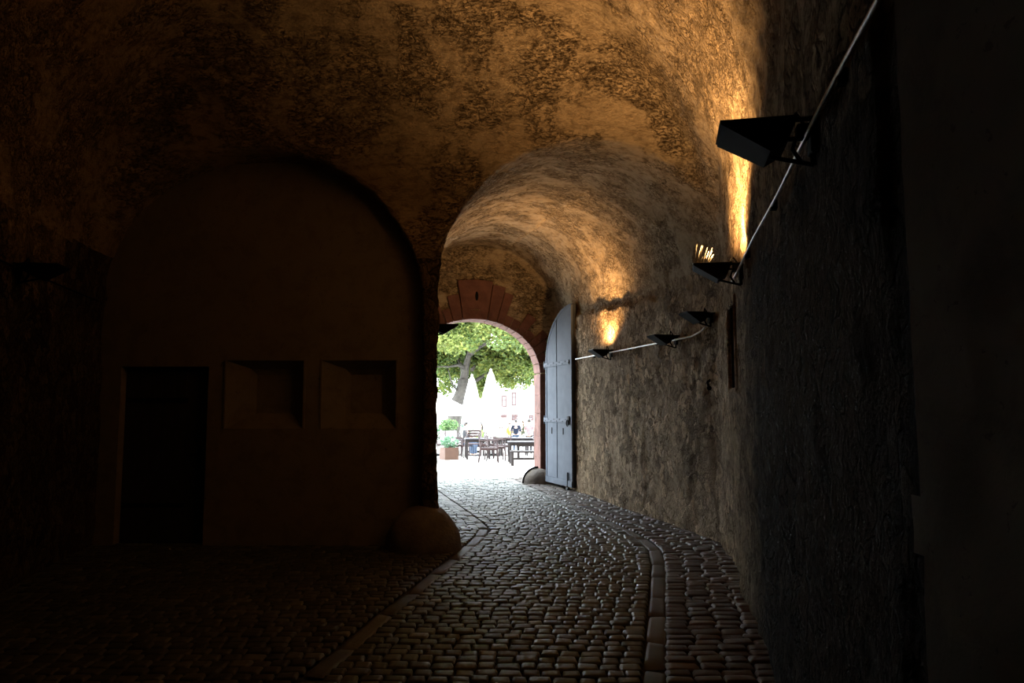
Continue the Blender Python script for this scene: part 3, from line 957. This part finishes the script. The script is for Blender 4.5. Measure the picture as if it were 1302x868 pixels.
def tree():
    base = Vector((-2.80, 34, court_z(34)))
    root = empty('tree', base, 0, 'large leafy tree with a leaning grey trunk behind the white parasols', 'tree')
    m = MB()
    W = lambda px, py, Y=34: at(px, py, Y) - base
    fork = W(590, 482)
    m.tube([(0.0, 0, -0.1), (0.0, 0, 0.6), W(581, 512), W(587, 498), fork], [0.46, 0.36, 0.30, 0.28, 0.26], 12)
    m.build('trunk', BARK, root)
    br = [([fork, W(592, 468), W(596, 452), W(600, 436), W(606, 415)], 0.20), ([fork, W(597, 490, 34), W(606, 483, 34.2), W(620, 474, 34.5), W(640, 467, 34.8), W(668, 458, 35.2)], 0.12),
          ([fork, W(588, 466, 34.5), W(580, 450, 35), W(570, 436, 35.5), W(556, 424, 36)], 0.14), ([W(592, 468), W(582, 464, 33.5), W(570, 466, 33), W(556, 466, 32.5)], 0.09),
          ([W(596, 452), W(612, 440, 33.5), W(634, 428, 33), W(655, 420, 33)], 0.11), ([W(600, 470, 34), W(612, 456, 35), W(632, 446, 36)], 0.09), ([W(584, 500, 34), W(574, 486, 33.5), W(570, 470, 33)], 0.06)]
    for pts, r0 in br:
        m = MB(); n = len(pts); m.tube(pts, [r0 * (1 - 0.8 * k / (n - 1)) for k in range(n)], 8); m.build('branch', BARK, root)
    m = MB()
    rr = random.Random(3)
    blobs = []
    for k in range(620):
        px, py = rr.uniform(478, 746), rr.uniform(325, 472)
        if ((px - 612) / 134) ** 2 + ((py - 402) / 76) ** 2 > 1: continue
        blobs.append((px, py, rr.uniform(30.5 if py < 440 else 33.8, 38)))
    for px, py in ((562, 478), (566, 492), (572, 474), (556, 498), (605, 472), (612, 484), (628, 480), (640, 478), (650, 480), (660, 474), (672, 470), (682, 478), (690, 470), (646, 488), (600, 458), (620, 462), (578, 484), (618, 492), (655, 462), (668, 484), (676, 460), (566, 460)):
        blobs.append((px, py, rr.uniform(33.8, 36.5)))
    for px, py in ((598, 470), (604, 482), (596, 490), (610, 492), (616, 476), (590, 458), (580, 470), (572, 482), (586, 446), (600, 448), (608, 462), (578, 455), (597, 497), (606, 499), (612, 497), (616, 488), (593, 500), (608, 488)):
        blobs.append((px, py, rr.uniform(36, 38)))
    for i, (px, py, Y) in enumerate(blobs):
        if abs(px - 627) < 9 and abs(py - 434) < 11: continue
        if Y < 34.8 and abs(px - 586) < 11 and py > 452: continue
        s = rr.uniform(0.45, 0.80)
        leaves(m, W(px, py, Y), (s, s, s * 0.7), int(210 * s / 0.5), 0.17, i)
    m.build('foliage', LEAF, root, recalc=False)
tree()

def hedge(name, label, cat, c, size, n, leafsz, mat, trunkh=None):
    root = empty(name, c, 0, label, cat)
    m = MB(); leaves(m, (0, 0, size[2]), size, n, leafsz, hash(label) % 999, 1); m.build('foliage', mat, root, recalc=False)
    m = MB()
    for k in range(5):
        a = k * 1.3; m.tube([(0.1 * math.cos(a), 0.1 * math.sin(a), -0.05), (0.3 * size[0] * math.cos(a), 0.3 * size[1] * math.sin(a), size[2] * 1.2)], 0.02, 5)
    m.build('stem', BARK, root)
    return root
hedge('shrub', 'dark green shrub in the shade under the open white parasol', 'shrub', (at(566, 540, 42).x, 42, court_z(42)), (0.9, 0.6, 1.0), 900, 0.16, LEAF3)
hedge('shrub', 'blue-green distant tree crown glimpsed between the trunk and the folded parasols', 'tree', (at(592, 520, 58).x, 58, court_z(58)), (1.3, 1.2, 2.3), 1400, 0.22, LEAF4)

def planter_box(label, c, s, h, rz, boxmat, plant, leafmat, n, leafsz):
    root = empty('planter', c, rz, label, 'planter')
    m = MB()
    t = 0.03
    m.box((0, -s / 2 + t / 2, h / 2), (s, t, h), 0, 0.004); m.box((0, s / 2 - t / 2, h / 2), (s, t, h), 0, 0.004)
    m.box((-s / 2 + t / 2, 0, h / 2), (t, s - 2 * t, h), 0, 0.004); m.box((s / 2 - t / 2, 0, h / 2), (t, s - 2 * t, h), 0, 0.004)
    m.box((0, 0, 0.04), (s - 2 * t, s - 2 * t, 0.03))
    m.build('box', boxmat, root)
    m = MB(); m.box((0, 0, h - 0.05), (s - 2 * t, s - 2 * t, 0.04)); m.build('soil', SOIL, root)
    m = MB(); leaves(m, (0, 0, h + plant[2] * 0.8), plant, n, leafsz, int(h * 1000)); m.build('plant', leafmat, root, recalc=False)
    return root
planter_box('square terracotta-brown wooden planter with a bluish green plant by the pier edge', (-1.98, 23.45, 0), 0.46, 0.38, R(28), TERRA, (0.30, 0.30, 0.20), LEAF4, 260, 0.10)
planter_box('tall white planter with bright green foliage behind the terracotta-brown planter', (at(570, 548, 27).x, 27, court_z(27)), 0.55, 0.92, R(8), WBOX, (0.42, 0.35, 0.24), LEAF2, 330, 0.12)

# -------- furniture
def make_table(mat_top, L, W, h):
    root = empty('table', (0, 0, 0))
    m = MB()
    n = 6
    for k in range(n):
        wv = W / n; m.box((0, -W / 2 + wv * (k + 0.5), h - 0.018), (L, wv - 0.006, 0.036), 0, 0.004)
    m.build('table_top', mat_top, root)
    m = MB()
    for s in (-1, 1):
        m.box((0, s * (W / 2 - 0.07), h - 0.075), (L - 0.14, 0.025, 0.08)); m.box((s * (L / 2 - 0.07), 0, h - 0.075), (0.025, W - 0.14, 0.08))
    m.build('apron', DWOOD, root)
    for sx in (-1, 1):
        for sy in (-1, 1):
            m = MB(); m.box((sx * (L / 2 - 0.06), sy * (W / 2 - 0.06), (h - 0.036) / 2), (0.065, 0.065, h - 0.036), 0, 0.004); m.build('leg', DWOOD, root)
    return root
def make_bench(L, h):
    root = empty('bench', (0, 0, 0))
    m = MB()
    for k in range(3): m.box((0, -0.13 + 0.13 * k, h - 0.02), (L, 0.12, 0.04), 0, 0.005)
    m.build('seat', DWOOD, root)
    for s in (-1, 1):
        for sy in (-1, 1):
            m = MB(); m.box((s * (L / 2 - 0.06), sy * 0.13, (h - 0.04) / 2), (0.08, 0.09, h - 0.04), 0, 0.005); m.build('leg', DWOOD, root)
    m = MB(); m.box((0, 0, h * 0.45), (L - 0.1, 0.04, 0.06)); m.build('stretcher', DWOOD, root)
    return root
def make_chair(mat):
    """armchair, faces +x"""
    root = empty('armchair', (0, 0, 0))
    m = MB()
    for k in range(5): m.box((-0.2 + 0.1 * k, 0, 0.42), (0.09, 0.46, 0.022), 0, 0.004)
    m.build('seat', mat, root)
    m = MB()
    for k in range(5): m.box((-0.262 - 0.012 * k, 0, 0.50 + 0.085 * k), (0.02, 0.42, 0.065), 0, 0.004)
    m.build('backrest', mat, root)
    for sy in (-1, 1):
        m = MB(); m.tube([(-0.32, sy * 0.24, 0), (-0.25, sy * 0.24, 0.42), (-0.33, sy * 0.24, 0.88)], 0.02, 6); m.build('leg', mat, root)
        m = MB(); m.tube([(0.26, sy * 0.24, 0), (0.24, sy * 0.24, 0.63)], 0.02, 6); m.build('leg', mat, root)
        m = MB(); m.box((-0.02, sy * 0.25, 0.645), (0.58, 0.05, 0.026), 0, 0.006); m.build('armrest', mat, root)
    for sy in (-1, 1):
        m = MB(); m.box((0, sy * 0.23, 0.39), (0.5, 0.022, 0.05)); m.build('seat_rail', mat, root)
    return root
def place(o, x, y, rz, label, cat, group):
    o.location = (x, y, court_z(y)); o.rotation_euler = (0, 0, rz); tag(o, label, cat, group); return o

T = make_table(TTOP, 0.82, 0.82, 0.65)
place(T, -1.10, 23.9, R(6), 'square dark wooden table just right of the terracotta-brown planter', 'table', 'courtyard tables')
TB = make_table(TTOP, 1.5, 0.8, 0.63)
place(TB, 0.62, 22.15, R(3), 'long dark wooden table behind the front bench beside the red gate jamb', 'table', 'courtyard tables')
TC = copy_tree(TB); place(TC, 0.30, 25.3, R(-4), 'long dark wooden table in the second row, behind the table by the gate jamb', 'table', 'courtyard tables')
TD = copy_tree(TB); place(TD, -0.10, 30.0, R(5), 'dark wooden table farthest back, in front of the person in the navy jacket', 'table', 'courtyard tables')
TE = copy_tree(T); place(TE, -1.45, 27.6, R(-8), 'square dark table beside the tall white planter, partly behind the brown chairs', 'table', 'courtyard tables')
B = make_bench(1.30, 0.41)
place(B, 0.60, 21.05, R(2), 'dark wooden bench in front of the long table by the gate jamb, nearest the gate', 'bench', 'courtyard benches')
B2 = copy_tree(B); place(B2, 0.80, 24.3, R(-3), 'dark bench between the two long tables, mostly behind the front table', 'bench', 'courtyard benches')
CH = make_chair(RWOOD)
place(CH, -0.68, 22.3, R(4), 'reddish-brown armchair standing alone in front, between the square and the long table', 'chair', 'courtyard armchairs')
chairs = [(-1.86, 24.2, R(10), 'reddish-brown armchair between the terracotta-brown planter and the square table'),
          (-0.33, 23.95, R(178), 'reddish-brown armchair on the right side of the square table, turned towards it'),
          (-0.50, 23.0, R(10), 'brown armchair pushed to the left end of the long table by the bench'),
          (-1.3, 24.9, R(-92), 'brown armchair on the far side of the square table'),
          (-2.55, 24.9, R(60), 'brown armchair behind the terracotta-brown planter, half hidden by the pier'),
          (0.95, 23.2, R(-85), 'brown armchair on the far side of the long table nearest the gate jamb'),
          (-0.78, 25.75, R(0), 'brown armchair at the left end of the second-row long table')]
for x, y, rz, lab in chairs:
    place(copy_tree(CH), x, y, rz, lab, 'chair', 'courtyard armchairs')

# -------- parasols
def folded_parasol(label, x, y, h, r):
    root = empty('folded_parasol', (x, y, court_z(y)), 0, label, 'parasol', 'folded white parasols')
    m = MB(); m.tube([(0, 0, 0.05), (0, 0, h)], 0.035, 10); m.build('pole', POLE, root)
    m = MB(); m.box((0, 0, 0.05), (0.6, 0.6, 0.1), 0, 0.01); m.build('base', IRON, root)
    m = MB()
    prof = [(r * 0.75, h * 0.36), (r * 0.95, h * 0.42), (r, h * 0.55), (r * 0.80, h * 0.70), (r * 0.55, h * 0.84), (r * 0.33, h * 0.95), (r * 0.12, h * 1.0)]
    m.lathe(prof, (0, 0, 0), 48, 1, 1, lambda a, rr, z: rr * (1 + 0.13 * math.sin(a * 8 + z)))
    m.build('canopy', CANV, root)
    m = MB(); m.lathe([(r * 1.06, h * 0.52), (r * 1.06, h * 0.535)], (0, 0, 0), 24); m.build('tie_strap', CANV, root)
    m = MB(); m.sphere((0, 0, h * 1.01), 0.05, 2, (1, 1, 1.4)); m.build('finial', POLE, root)
def pz(px, py, Y): return at(px, py, Y)
p = pz(600, 478, 32.6); folded_parasol('left of the two folded white parasols, right of the tree trunk', p.x, 32.6, p.z - court_z(32.6), 0.38)
p = pz(624, 472, 29); folded_parasol('right and taller of the two folded white parasols under the tree', p.x, 29, p.z - court_z(29), 0.36)
def open_parasol(label, x, y, zt, zr, r):
    g = court_z(y)
    root = empty('open_parasol', (x, y, g), 0, label, 'parasol', 'open white parasols')
    zt -= g; zr -= g
    m = MB(); m.tube([(0, 0, 0.05), (0, 0, zt)], 0.035, 10); m.build('pole', POLE, root)
    m = MB(); m.box((0, 0, 0.05), (0.7, 0.7, 0.1), 0, 0.01); m.build('base', IRON, root)
    m = MB()
    n = 8
    apex = m.bm.verts.new((0, 0, zt)); apex2 = m.bm.verts.new((0, 0, zt - 0.02))
    rim = [m.bm.verts.new((r * math.cos(2 * PI * k / n), r * math.sin(2 * PI * k / n), zr)) for k in range(n)]
    low = [m.bm.verts.new((r * math.cos(2 * PI * k / n), r * math.sin(2 * PI * k / n), zr - 0.28)) for k in range(n)]
    for k in range(n):
        m._f((apex, rim[k], rim[(k + 1) % n])); m._f((rim[k], low[k], low[(k + 1) % n], rim[(k + 1) % n]))
    m.build('canopy', CANV, root)
    for k in range(n):
        a = 2 * PI * k / n
        m = MB(); m.tube([(0, 0, zt - 0.05), (r * 0.98 * math.cos(a), r * 0.98 * math.sin(a), zr - 0.03)], 0.012, 5); m.build('rib', POLE, root)
a_ = pz(552, 498, 29.8); b_ = pz(590, 519, 29.8)
open_parasol('open white parasol beside the dark pier edge, in front of the tree trunk', a_.x, 29.8, a_.z + 0.05, b_.z, 1.35)
a_ = pz(604, 508, 40); b_ = pz(620, 520, 40)
open_parasol('open white parasol farther back, behind the two folded parasols', a_.x, 40, a_.z, b_.z, 1.9)

# -------- building
def building():
    Yb = 68
    g = court_z(Yb)
    x0, x1 = at(604, 500, Yb).x, at(760, 500, Yb).x
    zt = 10.5
    root = empty('building', ((x0 + x1) / 2, Yb, g), 0, 'pale white building with red-framed windows behind the courtyard', 'building')
    o = Vector(root.location)
    m = MB(); m.box(((0, 4, (zt - g) / 2)), (x1 - x0, 8, zt - g)); m.build('wall', FACADE, root)
    m = MB(); m.prism([(-0.4, 0), (8.4, 0), (4, 3.2)], lambda p: Vector((x0 - o.x - 0.4, p[0], zt - g + p[1])), lambda p: Vector((x1 - o.x + 0.4, p[0], zt - g + p[1]))); m.build('roof', ROOF, root)
    def win(px0, px1, py0, py1, arch=False):
        a, b = at(px0, py1, Yb) - o, at(px1, py0, Yb) - o
        f = MB(); t = 0.13
        cx, cz, ww, hh = (a.x + b.x) / 2, (a.z + b.z) / 2, b.x - a.x, b.z - a.z
        if arch:
            n = 14
            for k in range(n):
                t0, t1 = PI * k / n, PI * (k + 1) / n
                q = [(math.cos(t0), math.sin(t0)), (math.cos(t1), math.sin(t1))]
                r0, r1 = ww / 2, ww / 2 + 0.18
                f.prism([(cx + q[0][0] * r0, cz + q[0][1] * r0), (cx + q[0][0] * r1, cz + q[0][1] * r1), (cx + q[1][0] * r1, cz + q[1][1] * r1), (cx + q[1][0] * r0, cz + q[1][1] * r0)], lambda p: Vector((p[0], -0.08, p[1])), lambda p: Vector((p[0], 0.02, p[1])))
            for s in (-1, 1): f.box((cx + s * (ww / 2 + 0.09), -0.03, cz - hh / 4), (0.18, 0.1, hh / 2), 0, 0.01)
            fo = f.build('window', FRAME, root)
            p = MB(); poly = [(cx + math.cos(PI * k / n) * ww / 2, cz + math.sin(PI * k / n) * ww / 2) for k in range(n + 1)] + [(cx - ww / 2, cz - hh / 2), (cx + ww / 2, cz - hh / 2)]
            p.prism(poly, lambda q: Vector((q[0], -0.03, q[1])), lambda q: Vector((q[0], 0.0, q[1]))); p.build('pane', FRAME, fo)
            return
        for c, s in (((cx, -0.03, a.z - t / 2), (ww + 2 * t, 0.12, t)), ((cx, -0.03, b.z + t / 2), (ww + 2 * t, 0.12, t)), ((a.x - t / 2, -0.03, cz), (t, 0.12, hh)), ((b.x + t / 2, -0.03, cz), (t, 0.12, hh))):
            f.box(c, s, 0, 0.01)
        f.box((cx, -0.02, cz), (0.05, 0.06, hh)); f.box((cx, -0.02, cz + hh * 0.15), (ww, 0.06, 0.05))
        fo = f.build('window', FRAME, root)
        p = MB(); p.box((cx, -0.012, cz), (ww, 0.03, hh)); p.build('pane', PANE, fo)
    win(639.5, 642.5, 504, 516); win(652, 655, 500, 514); win(627, 630, 505, 517)
    win(690, 694, 500, 514); win(640, 648, 440, 462); win(670, 678, 440, 462)
    win(638.5, 642, 525, 531, True)
    win(651.8, 653.6, 528.5, 532.5); win(657, 659.5, 528.5, 532); win(674, 676.5, 529, 533)
    f = MB(); f.box((at(660, 500, Yb).x - o.x, -0.08, (zt - g) / 2), (0.14, 0.14, zt - g)); f.build('downpipe', FACADE, root)
building()

# -------- people
def skin_mesh(name, pts, edges, radii, mat, parent, root=0, sub=2):
    me = bpy.data.meshes.new(name)
    me.from_pydata([tuple(p) for p in pts], edges, [])
    o = bpy.data.objects.new(name, me); COL.objects.link(o)
    o.modifiers.new('s', 'SKIN'); o.modifiers.new('u', 'SUBSURF').levels = sub
    o.modifiers['u'].render_levels = sub
    sv = me.skin_vertices[0].data
    for k, r in enumerate(radii):
        sv[k].radius = r if isinstance(r, tuple) else (r, r)
        sv[k].use_root = (k == root)
    dg = bpy.context.evaluated_depsgraph_get()
    m2 = bpy.data.meshes.new_from_object(o.evaluated_get(dg))
    bpy.data.objects.remove(o)
    m2.name = name
    m2.materials.clear()
    return link_mesh(name, m2, mat, parent, True)

def person(label, loc, rz, h, shirt, trousers, hair, longhair=False, seated=False, lean=0.0, hand=None, sleeves='long'):
    """faces -y in local space (towards the camera when rz = 0)"""
    root = empty('person', loc, rz, label, 'person', None)
    k = h / 1.72
    V3 = lambda x, y, z: Vector((x * k, y * k, z * k))
    hz = 0.93
    if seated: hz = 0.545
    L = lambda y, z: (y - lean * (z - 0), z)                # lean of the trunk above the pelvis
    def tr(x, y, dz): return V3(x, y - lean * dz, hz + dz)
    pel, wai, che, nek, hea, crn = tr(0, 0, 0), tr(0, 0, .17), tr(0, 0, .38), tr(0, .01, .56), tr(0, -.01, .66), tr(0, -.005, .76)
    pts = [pel, wai, che, nek, hea, crn]; rad = [(.15 * k, .11 * k), (.13 * k, .10 * k), (.16 * k, .115 * k), .052 * k, (.072 * k, .085 * k), (.065 * k, .078 * k)]
    ed = [(0, 1), (1, 2), (2, 3), (3, 4), (4, 5)]
    def add(p, r, to):
        pts.append(p); rad.append(r); ed.append((to, len(pts) - 1)); return len(pts) - 1
    arms = {}; legs = {}
    for s in (-1, 1):
        sh = add(tr(s * .19, 0, .47), .055 * k, 2)
        bent = hand if hand is not None else (s > 0)
        if seated:
            e = tr(s * .24, -.06, .22); wr = tr(s * .16, -.30, .20); fd = Vector((-s * .2, -1, 0))
        elif bent:
            e = tr(s * .25, .03, .20); wr = tr(s * .17, -.20, .26); fd = Vector((-s * .3, -1, .1))
        else:
            e = tr(s * .25, .02, .20); wr = tr(s * .26, -.05, -.04); fd = Vector((0, -.15, -1))
        fd.normalize()
        el = add(e, .042 * k, sh); w_ = add(wr, .030 * k, el)
        side = fd.cross(Vector((0, 0, 1)))
        side = Vector((1, 0, 0)) if side.length < .3 else side.normalized()
        pa = add(wr + fd * .07 * k, (.034 * k, .020 * k), w_)
        for q, ln in ((-1.5, .055), (-.5, .068), (.5, .072), (1.5, .062)):
            f1 = add(wr + fd * (.085 + ln * .4) * k + side * q * .017 * k, .0085 * k, pa)
            add(wr + fd * (.085 + ln) * k + side * q * .019 * k + Vector((0, 0, -.012 * k)), .0075 * k, f1)
        t1 = add(wr + fd * .05 * k + side * .045 * k * -s, .010 * k, pa)
        add(wr + fd * .09 * k + side * .055 * k * -s, .008 * k, t1)
        arms[s] = (sh, el, w_)
        hip = add(tr(s * .09, 0, -.06), .085 * k, 0)
        if seated:
            kn = add(V3(s * .11, -.42, .53), .062 * k, hip); an = add(V3(s * .11, -.40, .09), .042 * k, kn)
        else:
            kn = add(V3(s * .10, -.01 - .02 * s, .49), .060 * k, hip); an = add(V3(s * .10, .02 - .03 * s, .09), .040 * k, kn)
        toe = add(pts[an] + V3(0, -.15, -.055), .030 * k, an)
        legs[s] = (hip, kn, an, toe)
    body = skin_mesh('body', pts, ed, rad, SKIN, root)
    # face and ears on the head
    hd = MB(); 
    hd.sphere(hea + Vector((0, -.10 * k, -.005 * k)), .016 * k, 1, (1, 1.1, 1.4))
    for s in (-1, 1): hd.sphere(hea + Vector((s * .085 * k, .005 * k, .0)), .024 * k, 1, (.5, .8, 1.2))
    hd.build('nose_and_ears', SKIN, root)
    hd = MB()
    for s in (-1, 1): hd.sphere(hea + Vector((s * .032 * k, -.088 * k, .025 * k)), .011 * k, 1)
    hd.build('eyes', HAIR_D, root)
    # hair cap
    hm = MB(); c = (hea + crn) / 2 + Vector((0, .016 * k, .022 * k))
    hm.sphere(c, .108 * k, 3, (.88, 1.0, 1.0))
    bmesh.ops.delete(hm.bm, geom=[v for v in hm.bm.verts if (v.co.y < c.y - .03 * k and v.co.z < c.z + .035 * k) or v.co.z < c.z - .075 * k], context='VERTS')
    if longhair:
        hm.lathe([(.07 * k, -.34 * k), (.095 * k, -.22 * k), (.10 * k, -.08 * k), (.085 * k, .02 * k)], c + Vector((0, .035 * k, 0)), 14, 1, .6)
    hm.build('hair', hair, root)
    # shirt
    sp = [pts[0] + Vector((0, 0, -.05 * k)), pts[1], pts[2], tr(0, .005, .505)]; sr = [(.165 * k, .13 * k), (.148 * k, .12 * k), (.178 * k, .135 * k), .075 * k]; se = [(0, 1), (1, 2), (2, 3)]
    for s in (-1, 1):
        a, e, w_ = arms[s]
        n0 = len(sp)
        sp += [pts[a], pts[e]]; sr += [.068 * k, .054 * k]; se += [(2, n0), (n0, n0 + 1)]
        if sleeves == 'long': sp.append(pts[w_].lerp(pts[e], .12)); sr.append(.042 * k); se.append((n0 + 1, n0 + 2))
        else: sp[-1] = pts[e].lerp(pts[a], .25)
    skin_mesh('shirt', sp, se, sr, shirt, root)
    tp = [pts[0] + Vector((0, 0, .03 * k))]; trr = [(.158 * k, .125 * k)]; te = []
    for s in (-1, 1):
        hp, kn, an, toe = legs[s]; n0 = len(tp)
        tp += [pts[hp], pts[kn], pts[an]]; trr += [.102 * k, .078 * k, .062 * k]; te += [(0, n0), (n0, n0 + 1), (n0 + 1, n0 + 2)]
    skin_mesh('trousers', tp, te, trr, trousers, root)
    for s in (-1, 1):
        hp, kn, an, toe = legs[s]
        sm = MB(); q = (pts[an] + pts[toe]) / 2; sm.sphere((q.x, q.y, .045 * k), .05 * k, 2, (.95, 2.5, .9)); sm.build('shoe', BLACK, root)
    return root

def stand(px, Y, **kw):
    return (at(px, 540, Y).x, Y, court_z(Y))
person('person standing in a navy jacket with back turned, behind the tables', stand(656, 40), R(175), 1.72, NAVY, DENIM, HAIR_D, False, False, 0.10, True)
person('person standing in a pale pink shirt beside the red gate jamb', stand(673, 39), R(160), 1.76, PINK, BLACK, HAIR_D, False, False, 0.0, None, 'short')
person('person in a dark olive top between the navy jacket and the pink shirt', stand(665, 41), R(-60), 1.64, OLIVE, GREYC, HAIR_B, True, False, 0.05, True)
person('person in a yellow top left of the navy jacket', stand(648, 41.5), R(40), 1.52, YEL, DENIM, HAIR_B, True)
def chair_for(px, Y, rz, label):
    c = copy_tree(CH); x, y, z = stand(px, Y)
    place(c, x, y, rz, label, 'chair', 'courtyard armchairs')
x, y, z = stand(637, 33)
person('person seated in a pale green top right of the taller folded parasol', (x, y, z), R(20), 1.66, PALEG, GREYC, HAIR_G, False, True)
chair_for(637, 33.02, R(-70), 'brown armchair under the seated person in the pale green top')
x, y, z = stand(612, 30.5)
person('person seated in a lime green top with long dark hair, between the folded parasols', (x, y, z), R(-80), 1.72, LIME, DENIM, HAIR_D, True, True)
chair_for(612, 30.5, R(190), 'brown armchair under the seated person in the lime green top')
x, y, z = stand(592, 28.6)
person('person seated in a black top left of the folded parasols', (x, y, z), R(70), 1.62, BLACK, DENIM, HAIR_D, False, True, 0.05)
chair_for(592, 28.6, R(-20), 'brown armchair under the seated person in the black top')
